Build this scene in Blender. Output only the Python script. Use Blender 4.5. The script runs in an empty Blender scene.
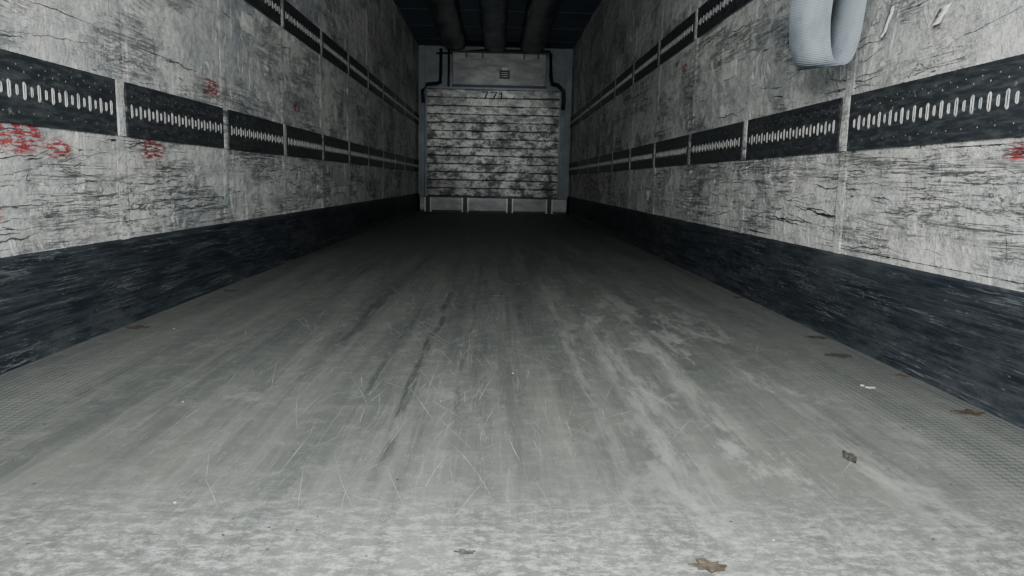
import bpy, bmesh, math, random
from mathutils import Vector, Matrix, noise as mnoise
random.seed(11)
XL,XR=-1.29,1.20
H=2.65; YB=12.4; Y0=-0.35
CZ=0.51
F=740.0
scene=bpy.context.scene

# ---------------------------------------------------------------- node helper
class NT:
    def __init__(s,name):
        s.m=bpy.data.materials.new(name); s.m.use_nodes=True
        s.t=s.m.node_tree; s.n=s.t.nodes; s.n.clear()
        s.out=s.n.new('ShaderNodeOutputMaterial'); s.b=s.n.new('ShaderNodeBsdfPrincipled')
        s.t.links.new(s.b.outputs[0],s.out.inputs[0])
        s.co=s.n.new('ShaderNodeTexCoord').outputs['Object']
    def L(s,a,b): s.t.links.new(a,b)
    def setin(s,inp,v):
        if isinstance(v,bpy.types.NodeSocket): s.L(v,inp)
        else:
            if isinstance(v,(tuple,list)) and len(v)==3 and inp.type=='RGBA': v=(*v,1)
            inp.default_value=v
    def map(s,scale=(1,1,1),loc=(0,0,0),rot=(0,0,0),co=None):
        m=s.n.new('ShaderNodeMapping'); s.L(co or s.co,m.inputs[0])
        m.inputs['Scale'].default_value=scale; m.inputs['Location'].default_value=loc; m.inputs['Rotation'].default_value=rot
        return m.outputs[0]
    def noise(s,co,scale=1,detail=6,rough=.6,dist=0):
        n=s.n.new('ShaderNodeTexNoise'); s.L(co,n.inputs['Vector'])
        n.inputs['Scale'].default_value=scale;n.inputs['Detail'].default_value=detail
        n.inputs['Roughness'].default_value=rough;n.inputs['Distortion'].default_value=dist
        return n.outputs['Fac']
    def vor(s,co,scale=1,feature='F1'):
        n=s.n.new('ShaderNodeTexVoronoi'); n.feature=feature; s.L(co,n.inputs['Vector']); n.inputs['Scale'].default_value=scale
        return n.outputs['Distance']
    def math(s,op,a,b=None,c=None,clamp=False):
        n=s.n.new('ShaderNodeMath'); n.operation=op; n.use_clamp=clamp
        s.setin(n.inputs[0],a)
        if b is not None: s.setin(n.inputs[1],b)
        if c is not None: s.setin(n.inputs[2],c)
        return n.outputs[0]
    def rng(s,v,a,b,c=0,d=1):
        n=s.n.new('ShaderNodeMapRange'); n.interpolation_type='SMOOTHSTEP'
        s.setin(n.inputs[0],v)
        for i,x in enumerate((a,b,c,d)): n.inputs[i+1].default_value=x
        return n.outputs[0]
    def mix(s,f,a,b):
        n=s.n.new('ShaderNodeMix'); n.data_type='RGBA'
        s.setin(n.inputs['Factor'],f); s.setin(n.inputs[6],a); s.setin(n.inputs[7],b)
        return n.outputs[2]
    def line(s,n,w,c=.5):   # thin contour line mask
        d=s.math('ABSOLUTE',s.math('SUBTRACT',n,c)); return s.rng(d,0,w,1,0)
    def bump(s,h,st=.5,d=.01):
        b=s.n.new('ShaderNodeBump'); b.inputs['Strength'].default_value=st; b.inputs['Distance'].default_value=d
        s.L(h,b.inputs['Height']); s.L(b.outputs[0],s.b.inputs['Normal'])
    def sep(s):
        n=s.n.new('ShaderNodeSeparateXYZ'); s.L(s.co,n.inputs[0]); return n.outputs
    def fin(s,col,rough=.6,metal=0,spec=.4):
        s.setin(s.b.inputs['Base Color'],col); s.setin(s.b.inputs['Roughness'],rough)
        s.setin(s.b.inputs['Metallic'],metal); s.b.inputs['Specular IOR Level'].default_value=spec
        return s.m

def simple(name,c1,c2,rough=.6,metal=0,scale=8,stretch=(1,1,1),bump=.3,spec=.4):
    t=NT(name); n=t.noise(t.map(stretch),scale,6,.65)
    col=t.mix(t.rng(n,.3,.7),c1,c2); t.bump(n,bump,.004)
    return t.fin(col,rough,metal,spec)

def wall_mat(name,spots,seed):
    t=NT(name)
    def mp(sc,rot=(0,0,0)): return t.map(sc,(seed,seed*1.3,seed*.7),rot)
    xyz=t.sep()
    big=t.noise(mp((1,1,1)),1.1,5,.65)
    fine=t.noise(mp((1,1.4,3.6)),5,9,.78)
    col=t.mix(t.rng(big,.35,.65),(.52,.54,.53),(.80,.80,.76))
    col=t.mix(t.math('MULTIPLY',t.rng(fine,.45,.66),.85),col,(.31,.335,.345))
    bl=t.rng(t.noise(mp((1,1.0,2.0)),1.3,7,.72),.50,.64)
    col=t.mix(t.math('MULTIPLY',bl,.65),col,(.28,.32,.355))
    tn=t.rng(t.noise(mp((1,1.2,1.2)),2.2,7,.7,.6),.58,.70)
    col=t.mix(t.math('MULTIPLY',tn,.4),col,(.38,.34,.27))
    wh=t.rng(t.noise(mp((1,3,2)),2.0,8,.74,1.6),.54,.60)
    col=t.mix(t.math('MULTIPLY',wh,.85),col,(.93,.92,.88))
    dr=t.rng(t.noise(mp((1,12,.7)),2.5,7,.65,.4),.56,.68)
    col=t.mix(t.math('MULTIPLY',dr,.45),col,(.90,.89,.85))
    patch=t.rng(t.noise(mp((1,.75,1.5)),1.7,5,.62),.46,.58)
    low=t.rng(xyz[2],.75,1.0,1,.7); patch=t.math('MULTIPLY',patch,low)
    s1=t.line(t.noise(mp((1,.8,7),(.05,0,0)),2.2,8,.70,.7),.010)
    s2=t.line(t.noise(mp((1,.55,14),(-.03,0,0)),2.0,7,.66,.5),.013,.45)
    s3=t.line(t.noise(mp((1,2.2,3.5)),2.6,8,.72,1.4),.007,.55)
    s4=t.line(t.noise(mp((1,.5,22),(.02,0,0)),1.6,6,.6,.3),.013,.53)
    m=t.math('MULTIPLY',t.math('MAXIMUM',t.math('MAXIMUM',s1,s4),t.math('MAXIMUM',s2,s3)),patch)
    col=t.mix(t.math('MULTIPLY',m,.9),col,(.07,.08,.09))
    sm=t.rng(t.noise(mp((1,1.5,3.6)),2.4,10,.8),.57,.68)
    pb=t.rng(t.noise(mp((1,.9,1.4)),.9,4,.6),.47,.60)
    col=t.mix(t.math('MULTIPLY',t.math('MULTIPLY',sm,pb),.8),col,(.11,.125,.14))
    g=t.math('MULTIPLY',t.line(t.noise(mp((1,.45,5),(.08,0,0)),1.5,8,.7,.8),.0035,.48),t.rng(t.noise(mp((1,2,2)),3,3,.5),.45,.55))
    col=t.mix(t.math('MULTIPLY',g,.85),col,(.07,.08,.09))
    fl=t.rng(t.noise(mp((1,9,15)),6,5,.7),.69,.72)
    col=t.mix(t.math('MULTIPLY',fl,.75),col,(.05,.055,.06))
    for (y,z,r,c) in spots:
        dy=t.math('SUBTRACT',xyz[1],y); dz=t.math('MULTIPLY',t.math('SUBTRACT',xyz[2],z),2.2)
        d=t.math('SQRT',t.math('ADD',t.math('MULTIPLY',dy,dy),t.math('MULTIPLY',dz,dz)))
        k=t.rng(d,r*.5,r,1,0)
        nn=t.rng(t.noise(mp((1,4,26)),4.5,7,.7),.46,.51)
        col=t.mix(t.math('MULTIPLY',t.math('MULTIPLY',k,nn),.9),col,c)
    h=t.math('ADD',t.noise(mp((1,1.5,2.5)),5,8,.68),t.math('MULTIPLY',m,-.2))
    h=t.math('ADD',h,t.math('MULTIPLY',wh,.12))
    t.bump(h,1.0,.036)
    return t.fin(col,.62,0,.35)

M={}
RED=(.34,.012,.022)
M['wallL']=wall_mat('scuffed_white_grp_left',[(2.06,.605,.15,RED),(2.24,.575,.09,RED),(2.85,.60,.13,RED),(1.93,.40,.06,RED),(3.45,.90,.12,RED),(4.9,.95,.10,RED),(1.95,.60,.04,(.07,.1,.25))],3.1)
M['wallR']=wall_mat('scuffed_white_grp_right',[(1.70,.60,.07,RED),(4.9,1.25,.09,RED),(3.0,1.15,.06,(.15,.10,.05))],9.4)
M['back']=simple('painted_bulkhead',(.19,.23,.26),(.34,.38,.41),.6,0,3,(1,1,1))
M['sill']=simple('scuffed_sill_white',(.32,.34,.34),(.60,.62,.60),.6,0,4,(1,1,3))
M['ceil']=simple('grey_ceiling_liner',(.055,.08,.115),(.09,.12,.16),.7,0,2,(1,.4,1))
M['black']=simple('black_rubber',(.012,.014,.018),(.03,.033,.04),.5,0,20)
M['steel']=simple('worn_galvanised_steel',(.30,.31,.30),(.52,.52,.50),.45,.35,40,(1,1,1),.4)
M['slot']=simple('bare_metal_slot_lip',(.22,.23,.23),(.56,.56,.53),.5,.0,22,(1,1,1),.2)
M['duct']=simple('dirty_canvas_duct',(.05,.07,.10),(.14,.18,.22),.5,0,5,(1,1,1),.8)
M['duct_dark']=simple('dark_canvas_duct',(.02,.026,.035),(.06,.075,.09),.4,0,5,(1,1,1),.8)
M['mark']=simple('black_scuff_rub',(.03,.035,.04),(.13,.14,.145),.8,0,30)
M['peel']=simple('sealant_patch',(.52,.54,.52),(.80,.80,.76),.6,0,12,(1,1,3),1)
M['leaf']=simple('dry_leaf_brown',(.03,.024,.018),(.10,.08,.06),.8,0,60)
M['chip']=simple('wood_chip_grey',(.02,.02,.02),(.09,.08,.07),.8,0,50)
M['paper']=simple('paper_white',(.5,.5,.48),(.7,.7,.68),.8,0,30)
M['plate']=simple('dark_badge',(.02,.02,.025),(.06,.06,.07),.5,0,20)
M['groove']=simple('groove_shade_tone',(.03,.035,.04),(.26,.26,.25),.7,0,5)  # dark tone painted on board grooves, standing in for their shade

t=NT('dark_rail_steel'); n=t.noise(t.map((1,2,12)),6,8,.7)
c=t.mix(t.rng(n,.4,.75),(.022,.027,.032),(.08,.09,.095)); c=t.mix(t.rng(t.noise(t.map((1,6,6)),5,8,.7),.60,.70),c,(.19,.20,.19))
t.bump(n,.3,.003); M['rail']=t.fin(c,.5,.2)
t=NT('scuffed_kick_plate'); 
n=t.noise(t.map((1,1,22)),3,10,.8); a=t.line(t.noise(t.map((1,.5,30)),1.6,7,.6,.15),.009); b=t.line(t.noise(t.map((1,1.0,18),(3,2,5),(.03,0,0)),2.2,7,.6,.3),.007,.45)
c=t.mix(t.rng(n,.38,.70),(.010,.014,.020),(.046,.056,.066))
mk=t.math('MULTIPLY',t.math('MAXIMUM',a,b),t.rng(t.noise(t.map((1,1.5,5)),2.5,4,.6),.40,.62))
c=t.mix(t.math('MULTIPLY',mk,.75),c,(.22,.235,.24))
c=t.mix(t.math('MULTIPLY',t.rng(t.noise(t.map((1,4,12)),5,7,.78),.63,.70),.7),c,(.24,.25,.245))
c=t.mix(t.math('MULTIPLY',t.rng(t.noise(t.map((1,1,3),(7,1,0)),1.8,7,.75),.5,.66),.55),c,(.07,.078,.082))
t.bump(n,.6,.004); M['kick']=t.fin(c,.6,.0,.2)
t=NT('smudged_bulkhead_boards')
n=t.noise(t.map((1.2,1,1)),2,6,.65); c=t.mix(t.rng(n,.35,.65),(.42,.43,.41),(.80,.80,.74))
zz=t.sep(); 
sm=t.rng(t.noise(t.map((2.3,1,3.2),(2,0,1)),1.9,12,.86),.465,.55)
up=t.rng(zz[2],1.3,1.85,1,.55)
c=t.mix(t.math('MULTIPLY',t.math('MULTIPLY',sm,up),.93),c,(.035,.04,.05))
sm2=t.rng(t.noise(t.map((5,1,8),(7,0,1)),2.6,8,.82),.51,.60)
c=t.mix(t.math('MULTIPLY',sm2,.7),c,(.10,.10,.10))
t.bump(n,.5,.01)
M['board']=t.fin(c,.6)
t=NT('grey_webbing'); w=t.n.new('ShaderNodeTexWave'); w.bands_direction='Z'; t.L(t.map(),w.inputs[0]); w.inputs['Scale'].default_value=70; w.inputs['Distortion'].default_value=1.0
c=t.mix(w.outputs['Fac'],(.14,.17,.20),(.27,.31,.345)); c=t.mix(t.rng(t.noise(t.map((1,1,.5)),14,6,.6),.4,.7,0,.65),c,(.08,.095,.11))
t.bump(w.outputs['Fac'],.4,.002); M['web']=t.fin(c,.6)
# floor
t=NT('worn_antislip_floor'); x,y,z=t.sep()
n0=t.noise(t.map((1,1,1)),.9,5,.6); n1=t.noise(t.map((5,.30,1)),1.6,9,.70); n2=t.noise(t.map((1,1,1)),14,10,.8)
c=t.mix(t.rng(n1,.35,.65),(.080,.088,.086),(.135,.141,.130))
c=t.mix(t.math('MULTIPLY',t.rng(n0,.4,.7),.4),c,(.130,.124,.108))
c=t.mix(t.math('MULTIPLY',t.rng(n2,.45,.75),.6),c,(.215,.225,.212))
c=t.mix(t.math('MULTIPLY',t.rng(t.noise(t.map((4.2,.20,1),(4,1,0)),1.7,8,.7),.54,.66),.45),c,(.050,.057,.058))
c=t.mix(t.math('MULTIPLY',t.rng(t.noise(t.map((7,.22,1),(1,9,0)),1.7,8,.72),.58,.70),.25),c,(.24,.25,.235))
wob=t.math('MULTIPLY',t.math('SUBTRACT',t.noise(t.map((0,.8,0)),1.0,2,.5),.5),.10)
xw=t.math('ADD',x,wob)
brk=t.rng(t.noise(t.map((9,1.1,1),(2,2,0)),2.4,9,.75),.40,.60)
for cx,wd,ya,yb,am,cc in ((-.20,.018,1.2,3.2,.85,(.035,.04,.042)),(-.30,.012,1.5,2.6,.6,(.04,.045,.045)),(-.48,.05,2.2,3.6,.7,(.04,.045,.045)),(-.08,.010,1.4,5,.5,(.04,.045,.045)),(.10,.03,2.5,6.5,.4,(.04,.045,.045)),
                          (.36,.06,1.1,2.9,.5,(.31,.32,.30)),(.50,.05,1.3,3.4,.5,(.33,.34,.31)),(.24,.02,1.2,3.8,.4,(.28,.29,.27)),(-.55,.03,1.0,2.0,.25,(.27,.28,.26)),(.72,.06,1.0,1.8,.4,(.33,.34,.31))):
    d=t.math('ABSOLUTE',t.math('SUBTRACT',xw,cx)); k=t.rng(d,wd*.3,wd,1,0)
    k=t.math('MULTIPLY',k,t.math('MULTIPLY',t.rng(y,ya-.2,ya+.25),t.rng(y,yb-.6,yb+.6,1,0)))
    c=t.mix(t.math('MULTIPLY',t.math('MULTIPLY',k,brk),am),c,cc)
px=t.math('MULTIPLY',t.rng(x,.10,.45),t.rng(x,.65,.95,1,0)); py=t.rng(y,2.2,4.6,1,.15)
pn=t.rng(t.noise(t.map((2.0,.7,1),(1,7,0)),3.0,10,.74,.4),.51,.61)
c=t.mix(t.math('MULTIPLY',t.math('MULTIPLY',pn,.5),t.math('MULTIPLY',px,py)),c,(.34,.36,.33))
p2=t.math('MULTIPLY',t.rng(t.noise(t.map((1,.8,1),(5,3,0)),3.5,10,.78),.57,.68),t.rng(y,1.2,4.5,1,.0))
c=t.mix(t.math('MULTIPLY',p2,.28),c,(.32,.34,.32))
edge=t.rng(y,.92,1.25,1,0); c=t.mix(t.math('MULTIPLY',edge,t.rng(t.noise(t.map((2,3,1)),16,10,.85),.46,.62)),c,(.36,.39,.375))
for sc,lo,hi,am in ((60,.05,.10,.6),(150,.08,.16,.45)):
    sp=t.rng(t.vor(t.map((1,1,1)),sc),lo,hi,1,0)
    sp=t.math('MULTIPLY',sp,t.rng(t.noise(t.map(),3,4,.6),.40,.6))
    c=t.mix(t.math('MULTIPLY',sp,am),c,(.42,.43,.41))
sd=t.math('MULTIPLY',t.rng(t.vor(t.map((1,1,1),(3,3,0)),45),.05,.12,1,0),t.rng(t.noise(t.map((1,1,1),(9,0,0)),2.5,4,.6),.5,.62))
c=t.mix(t.math('MULTIPLY',sd,.7),c,(.035,.035,.035))
for rz,cc in ((.25,.5),(-.5,.48),(1.1,.52)):
    l=t.line(t.noise(t.map((24,.8,1),(rz*3,0,0),(0,0,rz)),1.0,4,.5,.4),.005,cc)
    c=t.mix(t.math('MULTIPLY',l,.20),c,(.30,.32,.30))
ch=t.n.new('ShaderNodeTexChecker'); t.L(t.map((1,1,1),(0,0,0),(0,0,.785)),ch.inputs[0]); ch.inputs['Scale'].default_value=85
em=t.math('MAXIMUM',t.rng(x,.75,.95),t.rng(x,-1.05,-.85,1,0))
em=t.math('MULTIPLY',em,t.rng(y,1,6,1,.0))
c=t.mix(t.math('MULTIPLY',t.math('MULTIPLY',ch.outputs[1],em),.30),c,(.28,.29,.27))
hb=t.math('ADD',n2,t.math('MULTIPLY',ch.outputs[1],t.math('ADD',t.math('MULTIPLY',em,.5),.05)))
t.bump(hb,.6,.005)
M['floor']=t.fin(c,t.rng(n1,.3,.7,.55,.75),0,.15)
M['fl_l']=simple('floor_scratch_light',(.18,.19,.18),(.34,.35,.33),.7,0,12)

# ---------------------------------------------------------------- mesh helper
class MB:
    def __init__(s,name,mats,parent=None):
        s.name=name;s.v=[];s.f=[];s.mi=[];s.mats=mats;s.parent=parent
    def add(s,vs,fs,mi=0):
        o=len(s.v); s.v+= [tuple(v) for v in vs]
        for f in fs: s.f.append([o+i for i in f]); s.mi.append(mi)
    def box(s,a,b,mi=0):
        x0,y0,z0=a;x1,y1,z1=b
        s.add([(x0,y0,z0),(x1,y0,z0),(x1,y1,z0),(x0,y1,z0),(x0,y0,z1),(x1,y0,z1),(x1,y1,z1),(x0,y1,z1)],
              [(0,3,2,1),(4,5,6,7),(0,1,5,4),(1,2,6,5),(2,3,7,6),(3,0,4,7)],mi)
    def tube(s,pts,r,mi=0,n=10):
        pts=[Vector(p) for p in pts]; vs=[];fs=[]
        for i,p in enumerate(pts):
            d=(pts[min(i+1,len(pts)-1)]-pts[max(i-1,0)]).normalized()
            a=d.cross(Vector((0,0,1)) if abs(d.z)<.9 else Vector((1,0,0))).normalized(); b=d.cross(a)
            for k in range(n):
                t=2*math.pi*k/n; vs.append(p+a*math.cos(t)*r+b*math.sin(t)*r)
        for i in range(len(pts)-1):
            for k in range(n):
                fs.append((i*n+k,i*n+(k+1)%n,(i+1)*n+(k+1)%n,(i+1)*n+k))
        fs.append(list(range(n))[::-1]); fs.append([(len(pts)-1)*n+k for k in range(n)])
        s.add(vs,fs,mi)
    def done(s,bevel=0,smooth=False):
        me=bpy.data.meshes.new(s.name); me.from_pydata(s.v,[],s.f)
        for m in s.mats: me.materials.append(m)
        for p,i in zip(me.polygons,s.mi): p.material_index=i; p.use_smooth=smooth
        me.validate(); me.update()
        o=bpy.data.objects.new(s.name,me); scene.collection.objects.link(o)
        if s.parent: o.parent=s.parent
        if bevel:
            b=o.modifiers.new('bevel','BEVEL'); b.width=bevel; b.segments=2; b.limit_method='ANGLE'
        return o
def empty(name):
    o=bpy.data.objects.new(name,None); scene.collection.objects.link(o); return o

# ---------------------------------------------------------------- shell
def ribbon(mb,pts,w,nrm,mi):
    vs=[];fs=[];k=len(pts)
    for i,p in enumerate(pts):
        d=(pts[min(i+1,k-1)]-pts[max(i-1,0)]).normalized(); a=d.cross(nrm).normalized()
        ww=w*(math.sin(math.pi*(i+.15)/(k-1+.3)))*random.uniform(.4,1.3)/2
        vs+=[p+a*ww,p-a*ww]
    for i in range(k-1): fs.append((2*i,2*i+1,2*i+3,2*i+2))
    mb.add(vs,fs,mi)

RZ0,RZ1=.636,.820; UZ0,UZ1=1.385,1.555
jl=[1.62+.985*i for i in range(-1,12)]; jl=[j for j in jl if j<YB-.1]
jr=[1.54+1.03*i for i in range(-1,12)]; jr=[j for j in jr if j<YB-.1]

def wall(name,X,sg,mat,joints):
    w=MB(name,[mat,M['mark'],M['peel']])
    w.box((min(X,X-sg*.07),Y0,-.0),(max(X,X-sg*.07),YB+.2,H),0)
    nrm=Vector((sg,0,0))
    xs=X+sg*.0012
    zs=[(.30,RZ0-.01),(RZ1+.01,UZ0)]
    for cl in range(95):
        z0,z1=zs[0] if random.random()<.55 else zs[1]
        cy=1.2+9.5*random.random()**1.3; cz=random.uniform(z0,z1); sy=random.uniform(.08,.35); sz=random.uniform(.02,.09); base=random.gauss(0,.07)
        for i in range(random.randint(2,12)):
            y=random.gauss(cy,sy); z=random.gauss(cz,sz)
            L=random.choice([.03,.05,.09,.16,.3,.5])*random.uniform(.5,1.3)
            n=max(5,int(L/.012)); sl=base+random.gauss(0,.05); pts=[];ph=random.random()*50
            for k in range(n):
                u=k/(n-1); zz=z+sl*L*u+.012*mnoise.noise(Vector(((y+L*u)*12,ph,0)))+.004*mnoise.noise(Vector(((y+L*u)*60,ph,3)))
                pts.append(Vector((xs,y+L*u,min(max(zz,z0+.004),z1-.004))))
            ribbon(w,pts,random.choice([.0015,.0025,.0035,.006]),nrm,1)
    for i in range(90):
        z0,z1=random.choice(zs); y=1.2+9*random.random(); z=random.uniform(z0+.02,z1-.12); L=random.uniform(.03,.12);a=random.gauss(0,.35)
        pts=[Vector((xs,y+math.sin(a)*L*k/5+.006*mnoise.noise(Vector((k*.7,i,0))),z+L*math.cos(a)*k/5)) for k in range(6)]
        ribbon(w,pts,random.choice([.0015,.003]),nrm,1)
    for i in range(16):
        z0,z1=random.choice(zs); y=1.5+8*random.random(); z=random.uniform(z0+.06,z1-.12)
        ly=random.uniform(.08,.35); lz=random.uniform(.04,.10); ny=12;nz=5; vs=[];fs=[]
        for a in range(ny+1):
            for b in range(nz+1):
                ed=(a in(0,ny)) or (b in (0,nz))
                vs.append((X+sg*(.0006 if ed else .002+.004*abs(mnoise.noise(Vector((a*.9,b*1.1,i*7))))),y+ly*a/ny+.012*mnoise.noise(Vector((b*.8,i,a))),z+lz*b/nz+.012*mnoise.noise(Vector((a*.5,i,b)))))
        for a in range(ny):
            for b in range(nz): q=a*(nz+1)+b; fs.append((q,q+1,q+nz+2,q+nz+1))
        w.add(vs,fs,random.choice([0,0,0,2]))
        for zz in (z,z+lz):
            pts=[Vector((X+sg*.0014,y+ly*k/12,zz+.006*mnoise.noise(Vector((k*.5,i,zz))))) for k in range(13)]
            ribbon(w,pts,.004,nrm,1)
    for i in range(26):
        z0,z1=random.choice(zs); y=1.3+8*random.random(); z=random.uniform(z0+.06,z1-.08)
        ry=random.uniform(.02,.10); rz=random.uniform(.012,.04); n=22
        o=[];inn=[]; ph=random.random()*30
        for k in range(n):
            a=2*math.pi*k/n; q=1+.7*mnoise.noise(Vector((math.cos(a)*1.5,math.sin(a)*1.5,ph)))+random.uniform(-.12,.12)
            o.append((X+sg*.0003,y+ry*q*math.cos(a),z+rz*q*math.sin(a))); inn.append((X+sg*random.uniform(.001,.003),y+ry*q*.85*math.cos(a),z+rz*q*.8*math.sin(a)))
        w.add(o+inn+[(X+sg*.002,y,z)],[(k,(k+1)%n,n+(k+1)%n,n+k) for k in range(n)]+[(n+k,n+(k+1)%n,2*n) for k in range(n)],0)
    for j in joints:
        for (z0,z1) in ((.28,RZ0),(RZ0,RZ1),(RZ1,UZ0),(UZ0,UZ1),(UZ1,H-.01)):
            n=max(2,int((z1-z0)/.02)); vs=[];fs=[]
            for k in range(n+1):
                z=z0+(z1-z0)*k/n; wb=.030+.008*mnoise.noise(Vector((j*3,z*11,sg)))+.004*mnoise.noise(Vector((j*3,z*50,sg)))
                t=.0032+.0028*mnoise.noise(Vector((j*3,z*25,sg+4)))
                if z0 in(RZ0,UZ0): t+=.008
                vs+=[(X,j-wb-.004,z),(X+sg*t,j-wb+.006,z),(X+sg*t*1.2,j,z),(X+sg*t,j+wb-.006,z),(X,j+wb+.004,z)]
            for k in range(n):
                for q in range(4):
                    a=k*5+q; fs.append((a,a+1,a+6,a+5))
            w.add(vs,fs,0)
            if z0 not in (RZ0,UZ0):
              for sgn in (-1,1):
                pts=[Vector((X+sg*.0022,j+sgn*(.036+.006*mnoise.noise(Vector((z0+k*.3,j,sgn)))),z0+(z1-z0)*k/24)) for k in range(25)]
                ribbon(w,pts,.0025,nrm,1)
    return w.done()
wall('wall_left',XL,1,M['wallL'],jl); wall('wall_right',XR,-1,M['wallR'],jr)

f=MB('floor',[M['floor'],M['fl_l']]); f.box((XL-.07,Y0,-.08),(XR+.07,YB+.2,0),0)
up=Vector((0,0,1))
for i in range(480):
    x=random.gauss(-.12,.40); y=random.uniform(1.0,3.4) if i<380 else random.uniform(1,8)
    a=random.gauss(1.50,.40); L=random.uniform(.03,.38); cv=random.gauss(0,.5); n=14; pts=[]
    px,py=x,y
    for k in range(n):
        pts.append(Vector((px,py,.0005))); px+=math.cos(a)*L/n; py+=math.sin(a)*L/n; a+=cv*L/n
    if max(abs(p.x) for p in pts)>1.12: continue
    ribbon(f,pts,random.choice([.0007,.001,.0014])*(.6+.3*y),up,1)
f.done()
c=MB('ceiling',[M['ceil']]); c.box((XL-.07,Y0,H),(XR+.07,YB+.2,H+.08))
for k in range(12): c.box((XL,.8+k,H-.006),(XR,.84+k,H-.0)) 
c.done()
b=MB('wall_front',[M['back'],M['steel']]); b.box((XL-.07,YB,-.08),(XR+.07,YB+.12,H+.08))
b.done()

for side,X,sg in (('left',XL,1),('right',XR,-1)):
    k=MB('baseboard_'+side,[M['kick'],M['steel']])
    prof=[(0,.285),(.016,.278),(.020,.262),(.020,.05),(.030,.012),(.045,.0005),(0,.0005)]
    ys=[Y0+(YB-Y0)*i/60 for i in range(61)]; vs=[];fs=[];n=len(prof)
    for yy in ys:
        for (dx,z) in prof: vs.append((X+sg*(dx+(.002*mnoise.noise(Vector((yy*3,z*8,sg))) if dx>.01 else 0)),yy,z))
    for i in range(60):
        for q in range(n-1): fs.append((i*n+q,i*n+q+1,(i+1)*n+q+1,(i+1)*n+q))
    k.add(vs,fs,0)
    for yy in [.6+.5*i for i in range(23)]:
        vv=[];m=8
        for q in range(m): a=2*math.pi*q/m; vv.append((X+sg*.0235,yy+.004*math.cos(a),.235+.004*math.sin(a)))
        k.add(vv,[tuple(range(m))],0)
    k.done()

# ---------------------------------------------------------------- slotted cargo rails
def rail(X,sg,z0,z1,joints):
    r=MB('cargo_securing_rail',[M['rail'],M['slot'],M['steel']])
    xo=X+sg*.012
    P=.0325; N=12; zc=(z0+z1)/2-.004
    for a,bn in zip([Y0+.02]+joints,joints+[YB-.06]):
        ya=a+.036; yb=bn-.036
        if yb-ya<.1: continue
        m=int((yb-ya-.03)/P); pad=(yb-ya-m*P)/2
        r.add([(xo,ya,z0),(xo,yb,z0),(xo,yb,z1),(xo,ya,z1)],[(0,1,2,3)])
        for za in (z0,z1): r.add([(X,ya,za),(X,yb,za),(xo,yb,za),(xo,ya,za)],[(0,1,2,3)])
        for yy in (ya,yb): r.add([(X,yy,z0),(X,yy,z1),(xo,yy,z1),(xo,yy,z0)],[(0,1,2,3)])
        for k in range(m):
            yc=ya+pad+P*(k+.5)
            big=(k%2==0); rr=.0062 if big else .0048; hl=.018 if big else .010
            rings=[]
            for (sc,dx) in ((1.0,0.0),(.80,.0018),(.62,.0018),(.42,.0004)):
                ring=[]
                for s in range(N):
                    t=2*math.pi*(s+.5)/N
                    ring.append((xo+sg*(dx+.0002),yc+math.cos(t)*rr*sc,zc+math.sin(t)*rr*sc+(hl if math.sin(t)>0 else -hl)*(.5+.5*sc)))
                rings.append(ring)
            vs=sum(rings,[]); fs=[]
            for q in range(3): fs+=[(q*N+s,q*N+(s+1)%N,(q+1)*N+(s+1)%N,(q+1)*N+s) for s in range(N)]
            r.add(vs,fs,1); r.add(rings[3],[tuple(range(N))],0)
            for (dz,rd,par) in ((.050,.0028,0),(.066,.0022,1),(-.058,.0022,1)):
                if k%2==par:
                    cc=[(xo+sg*.002,yc+rd*math.cos(2*math.pi*s/6),zc+dz+rd*math.sin(2*math.pi*s/6)) for s in range(6)]
                    r.add(cc,[tuple(range(6))],2)
    return r.done()
rail(XL,1,RZ0,RZ1,jl); rail(XR,-1,RZ0,RZ1,jr); rail(XL,1,UZ0,UZ1,jl); rail(XR,-1,UZ0,UZ1,jr)

# ---------------------------------------------------------------- return air bulkhead (boards)
BX0,BX1=-1.12,.98; BY=YB-.30
root=empty('slatted_bulkhead_panel')
p=MB('boards',[M['board'],M['groove']],root); n=13; z0,z1=.255,1.94; hh=(z1-z0)/n
for i in range(n):
    za=z0+i*hh; segs=50
    prof=[(0.045,.0),(-.010,.005),(-.03,.011),(-.034,hh*.5),(-.026,hh-.012),(-.006,hh-.005),(.045,hh-.0)]
    m=len(prof); vs=[]
    for s in range(segs+1):
        x=BX0+(BX1-BX0)*s/segs
        for (dy,dz) in prof:
            wz=.010*mnoise.noise(Vector((x*2.2,i*1.7,0)))+.010*mnoise.noise(Vector((x*11,i*1.7,dz*20)))
            vs.append((x,BY+dy+.006*mnoise.noise(Vector((x*4,i*3.3,dz*9))),za+dz+wz))
    fa=[];fb=[]
    for s in range(segs):
        for q in range(m-1):
            ff=(s*m+q,(s+1)*m+q,(s+1)*m+q+1,s*m+q+1); (fb if q in (0,m-2) else fa).append(ff)
    p.add(vs,fa,0); p.add(vs,fb,1)
p.box((BX0,BY+.045,z0),(BX1,BY+.06,z1),1)
p.done()
p=MB('side_frames',[M['back'],M['black']],root)
p.box((BX0-.03,BY-.03,.24),(BX0+.005,BY+.06,1.96)); p.box((BX1-.005,BY-.03,.24),(BX1+.03,BY+.06,1.96))
p.box((BX0-.03,BY-.03,1.94),(BX1+.03,BY+.06,1.975),0)
p.done(.004)
p=MB('painted_number',[M['black']],root)
def stroke(pts):
    p.tube([(x,BY-.036,z) for x,z in pts],.012,0,6)
sx=-.26
for k in range(2):
    stroke([(sx,1.90),(sx+.10,1.905),(sx+.05,1.80)]); sx+=.14
stroke([(sx,1.87),(sx+.04,1.90),(sx+.03,1.80)])
p.done()
root2=empty('pallet_stop_sill')
p=MB('beam',[M['sill'],M['black']],root2)
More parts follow.
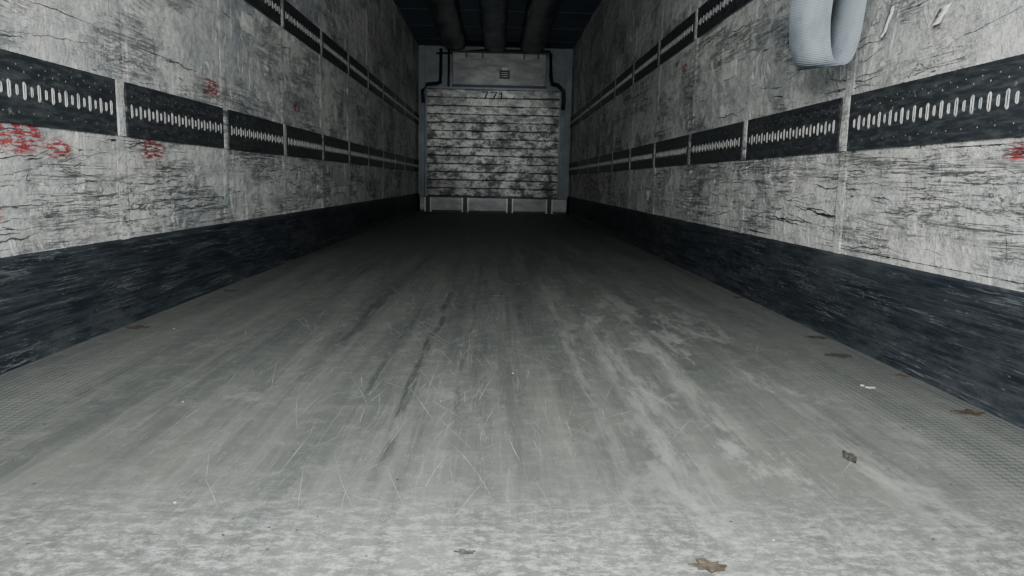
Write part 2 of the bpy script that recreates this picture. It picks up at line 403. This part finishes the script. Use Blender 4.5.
p.box((XL+.06,BY-.04,.02),(XR-.06,YB-.001,.232),0)
p.done(.008)
p=MB('brackets',[M['steel'],M['black']],root2)
for x in (-1.10,-.50,.22,.86):
    p.box((x-.055,BY-.075,.0),(x-.035,BY-.04,.232)); p.box((x+.035,BY-.075,.0),(x+.055,BY-.04,.232)); p.box((x-.034,BY-.046,.0),(x+.034,BY-.04,.232),1)
p.box((XL+.06,BY-.05,.0),(XR-.06,BY-.04,.03),1)
p.done()

root3=empty('refrigeration_evaporator_unit')
p=MB('housing',[M['sill'],M['black'],M['plate']],root3)
vs=[(-.72,YB-.18,2.03),(.75,YB-.18,2.03),(.75,YB-.001,1.98),(-.72,YB-.001,1.98),(-.72,YB-.42,2.40),(.75,YB-.42,2.40),(.75,YB-.001,2.50),(-.72,YB-.001,2.50),(-.72,YB-.42,2.49),(.75,YB-.42,2.49)]
p.add(vs,[(0,1,2,3),(0,4,5,1),(4,8,9,5),(8,7,6,9),(1,5,9,6,2),(0,3,7,8,4)],0)
p.done(.01)
p=MB('trim',[M['black'],M['steel']],root3)
p.box((-.74,YB-.44,2.485),(.77,YB-.0,2.51)); p.box((-.74,YB-.20,1.99),(.77,YB-.17,2.03))
p.box((.02,YB-.36,2.12),(.18,YB-.30,2.24)); p.box((.06,YB-.37,2.24),(.14,YB-.34,2.28),1)
for i in range(3): p.box((.05,YB-.365,2.14+.03*i),(.15,YB-.36,2.146+.03*i),1)
for x in (-.5,-.25,.4,.62): p.box((x-.01,YB-.43,2.41),(x+.01,YB-.415,2.48))
p.done()
p=MB('hoses',[M['black']],root3)
p.tube([(-.93,YB-.03,2.60),(-.93,YB-.08,2.2),(-.93,YB-.15,2.06),(-.98,YB-.34,2.02),(-1.12,YB-.38,2.0),(-1.19,YB-.40,1.9),(-1.18,YB-.38,1.72)],.026)
p.tube([(-.80,YB-.05,2.6),(-.80,YB-.1,2.1),(-.80,YB-.1,2.0)],.018)
p.tube([(.84,YB-.05,2.56),(.85,YB-.1,2.2),(.86,YB-.30,2.06),(.95,YB-.36,2.03),(1.04,YB-.38,1.93),(1.045,YB-.38,1.78),(1.03,YB-.36,1.66)],.03)
p.tube([(-1.0,YB-.08,2.52),(-.8,YB-.08,2.53),(-.2,YB-.46,2.53),(.8,YB-.46,2.53),(.84,YB-.08,2.53)],.014)
p.done(0,True)
p=MB('trim_1',[M['back']]); 
p.box((XL,YB-.03,.23),(XL+.10,YB-.001,H)); p.box((XR-.10,YB-.03,.23),(XR,YB-.001,H)); p.done(.004)

def duct(x0,w,dep,mat,ph):
    d=MB('ceiling_air_duct',[mat]); ns=90;m=16;vs=[];fs=[]
    ya,yb=.9,YB-.50
    for i in range(ns+1):
        y=ya+(yb-ya)*i/ns; sag=dep*(.75+.35*mnoise.noise(Vector((y*1.3,ph,0)))+.25*abs(math.sin(y*math.pi/1.1)))
        sx=.05*mnoise.noise(Vector((y*.9,ph+5,0)))
        for k in range(m+1):
            a=math.pi*k/m; wr=1+.14*mnoise.noise(Vector((y*5,k*.6,ph)))
            vs.append((x0+sx*math.sin(a)+w/2*math.cos(a)*wr,y,H-.008-sag*max(math.sin(a),0)**.7*wr))
    for i in range(ns):
        for k in range(m): q=i*(m+1)+k; fs.append((q,q+1,q+m+2,q+m+1))
    fs.append(tuple(range(m+1))); fs.append(tuple(ns*(m+1)+k for k in range(m+1)))
    d.add(vs,fs,0); d.done(0,True)
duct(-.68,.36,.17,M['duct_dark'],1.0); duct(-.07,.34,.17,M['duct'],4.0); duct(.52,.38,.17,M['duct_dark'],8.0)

# ---------------------------------------------------------------- webbing strap loop
s=MB('webbing_strap',[M['web'],M['steel']])
path=[]
def P(x,z,y): path.append(Vector((x,y,z+.006)))
P(1.10,1.33,2.30);P(1.06,1.34,2.28);P(.965,1.28,2.23);P(.910,1.15,2.20);P(.890,1.02,2.19);P(.892,.93,2.19);P(.912,.872,2.20);P(.948,.855,2.215);P(.985,.872,2.235);P(1.013,.93,2.25);P(1.03,1.02,2.26);P(1.045,1.12,2.27);P(1.07,1.22,2.29);P(1.10,1.28,2.32)
def cr(ps,n=8):
    o=[]
    for i in range(len(ps)-1):
        a=ps[max(i-1,0)];b=ps[i];c=ps[i+1];d=ps[min(i+2,len(ps)-1)]
        for k in range(n):
            t=k/n; o.append(.5*((2*b)+(c-a)*t+(2*a-5*b+4*c-d)*t*t+(3*b-a-3*c+d)*t**3))
    o.append(ps[-1]); return o
pp=cr(path); k=len(pp); vs=[];fs=[]
for i,q in enumerate(pp):
    d=(pp[min(i+1,k-1)]-pp[max(i-1,0)]).normalized()
    u=i/(k-1)
    wdir=Vector((.85-.60*u,-.5-.45*u,0))
    wdir=(wdir-d*wdir.dot(d)).normalized(); nn=d.cross(wdir).normalized(); hw=.060
    for a,t in ((-1,-1),(1,-1),(1,1),(-1,1)): vs.append(q+wdir*hw*a+nn*.0015*t)
for i in range(k-1):
    for j in range(4): fs.append((i*4+j,i*4+(j+1)%4,(i+1)*4+(j+1)%4,(i+1)*4+j))
fs+= [(0,1,2,3),((k-1)*4,(k-1)*4+1,(k-1)*4+2,(k-1)*4+3)]
s.add(vs,fs,0)
s.box((1.085,2.24,1.265),(1.115,2.38,1.345),1); s.tube([(1.10,2.31,1.34),(1.13,2.31,1.37),(1.175,2.31,1.37)],.012,1)
s.done(0,True)

def peel(name,y,z,w,h):
    p=MB(name,[M['peel']]); n=10; vs=[];fs=[]
    for i in range(n+1):
        u=i/n; off=.002+.03*u*u
        zz=z-h*u
        for q in (-1,1): vs.append((XR-off-.004*random.random(),y+q*w/2*(1-.3*u)+.01*math.sin(u*4),zz))
    for i in range(n): fs.append((2*i,2*i+1,2*i+3,2*i+2))
    p.add(vs,fs); o=p.done(0,True); m=o.modifiers.new('s','SOLIDIFY'); m.thickness=.002
peel('peeling_tape',2.33,1.06,.025,.09); peel('peeling_tape',2.05,1.0,.05,.05)

# ---------------------------------------------------------------- debris
def flake(name,x,y,rx,ry,mat,h=.006,n=15,rot=0):
    p=MB(name,[mat]); vs=[];fs=[]
    top=[];bot=[]
    for k in range(n):
        a=2*math.pi*k/n; q=random.uniform(.45,1.2); dx=rx*q*math.cos(a);dy=ry*q*math.sin(a)
        X=x+dx*math.cos(rot)-dy*math.sin(rot);Y=y+dx*math.sin(rot)+dy*math.cos(rot)
        bot.append((X,Y,.0008)); top.append((X,Y,h*random.uniform(.4,1)))
    vs=bot+top+[(x,y,h*.7)]
    fs=[(k,(k+1)%n,n+(k+1)%n,n+k) for k in range(n)]+[(n+k,n+(k+1)%n,2*n) for k in range(n)]+[tuple(range(n))[::-1]]
    p.add(vs,fs); p.done()
fw=Vector((-15.5,107,-F)).normalized(); ph=math.radians(1.0)
u0=Vector((math.sin(ph),math.cos(ph),0)); upc=(u0-fw*u0.dot(fw)).normalized(); rc=fw.cross(upc)
R=Matrix((rc,fw,upc))
def fl(px,py):
    d=R@Vector((px-512,288-py,-F)); t=-CZ/d.z; return d.x*t,d.y*t
for (px,py,rx,ry,mt,nm,h) in [(710,567,.026,.016,'leaf','dry_leaf',.005),(968,413,.035,.025,'leaf','dry_leaf',.004),(849,459,.008,.022,'chip','wood_chip',.012),
    (870,388,.014,.008,'paper','paper_scrap',.003),(862,386,.006,.005,'paper','paper_scrap',.003),(140,328,.05,.03,'chip','wood_chip',.004),(230,291,.06,.03,'chip','wood_chip',.004),
    (495,296,.04,.02,'leaf','dry_leaf',.006),(512,284,.04,.02,'leaf','dry_leaf',.006),(527,284,.03,.02,'leaf','dry_leaf',.006),(820,338,.05,.03,'chip','wood_chip',.003),(840,356,.04,.03,'chip','wood_chip',.003),
    (900,376,.02,.015,'leaf','dry_leaf',.004),(465,553,.014,.005,'chip','wood_chip',.004),(280,268,.05,.03,'leaf','dry_leaf',.004),(740,298,.03,.03,'chip','wood_chip',.004)]:
    x,y=fl(px,py); flake(nm,x,y,rx,ry,M[mt],h)
cr_=MB('floor_crumbs',[M['chip'],M['paper'],M['leaf']])
for i in range(320):
    x=random.uniform(-1.2,1.1); y=.95+8*random.random()**1.4; r=random.uniform(.0012,.0035); 
    vs=[(x+r*random.uniform(.5,1.3)*math.cos(a*1.2566),y+r*random.uniform(.5,1.3)*math.sin(a*1.2566),.0008) for a in range(5)]+[(x,y,r*.7)]
    cr_.add(vs,[(a,(a+1)%5,5) for a in range(5)]+[(4,3,2,1,0)],random.choice([0,0,0,0,1,2]))
cr_.done()

# ---------------------------------------------------------------- camera
cam=bpy.data.cameras.new('cam'); co=bpy.data.objects.new('camera',cam); scene.collection.objects.link(co)
cam.sensor_width=36; cam.lens=F/1024*36; cam.clip_start=.02
co.matrix_world=Matrix.Translation((0,0,CZ))@R.to_4x4(); scene.camera=co

# ---------------------------------------------------------------- light
w=bpy.data.worlds.new('world'); scene.world=w; w.use_nodes=True
bg=w.node_tree.nodes['Background']; bg.inputs[0].default_value=(.38,.70,1,1); bg.inputs[1].default_value=.60
def area(name,loc,tgt,sx,sy,pw,col,portal=False,spread=180):
    l=bpy.data.lights.new(name,'AREA'); l.shape='RECTANGLE'; l.size=sx;l.size_y=sy;l.energy=pw;l.color=col
    o=bpy.data.objects.new(name,l); scene.collection.objects.link(o); o.location=loc
    o.rotation_euler=(Vector(tgt)-Vector(loc)).to_track_quat('-Z','Y').to_euler()
    l.spread=math.radians(spread)
    if portal: l.cycles.is_portal=True
    return o
area('door_opening_portal',(-.05,Y0+.01,1.32),(-.05,5,1.32),2.4,2.6,1,(1,1,1),True)
area('flash_lamp',(0,.05,1.0),(0,5,1.0),.7,.5,112,(1,.995,.96))
sp=bpy.data.lights.new('bulkhead_fill_spot','SPOT'); sp.energy=1000; sp.spot_size=math.radians(12.4); sp.spot_blend=.9; sp.shadow_soft_size=.08; sp.color=(.93,.97,1)  # added fill spot that brightens the far bulkhead, no torch stands here
so=bpy.data.objects.new('bulkhead_fill_spot',sp); scene.collection.objects.link(so); so.location=(0,-.1,.9)
so.rotation_euler=(Vector((-.06,YB,1.2))-Vector(so.location)).to_track_quat('-Z','Y').to_euler()
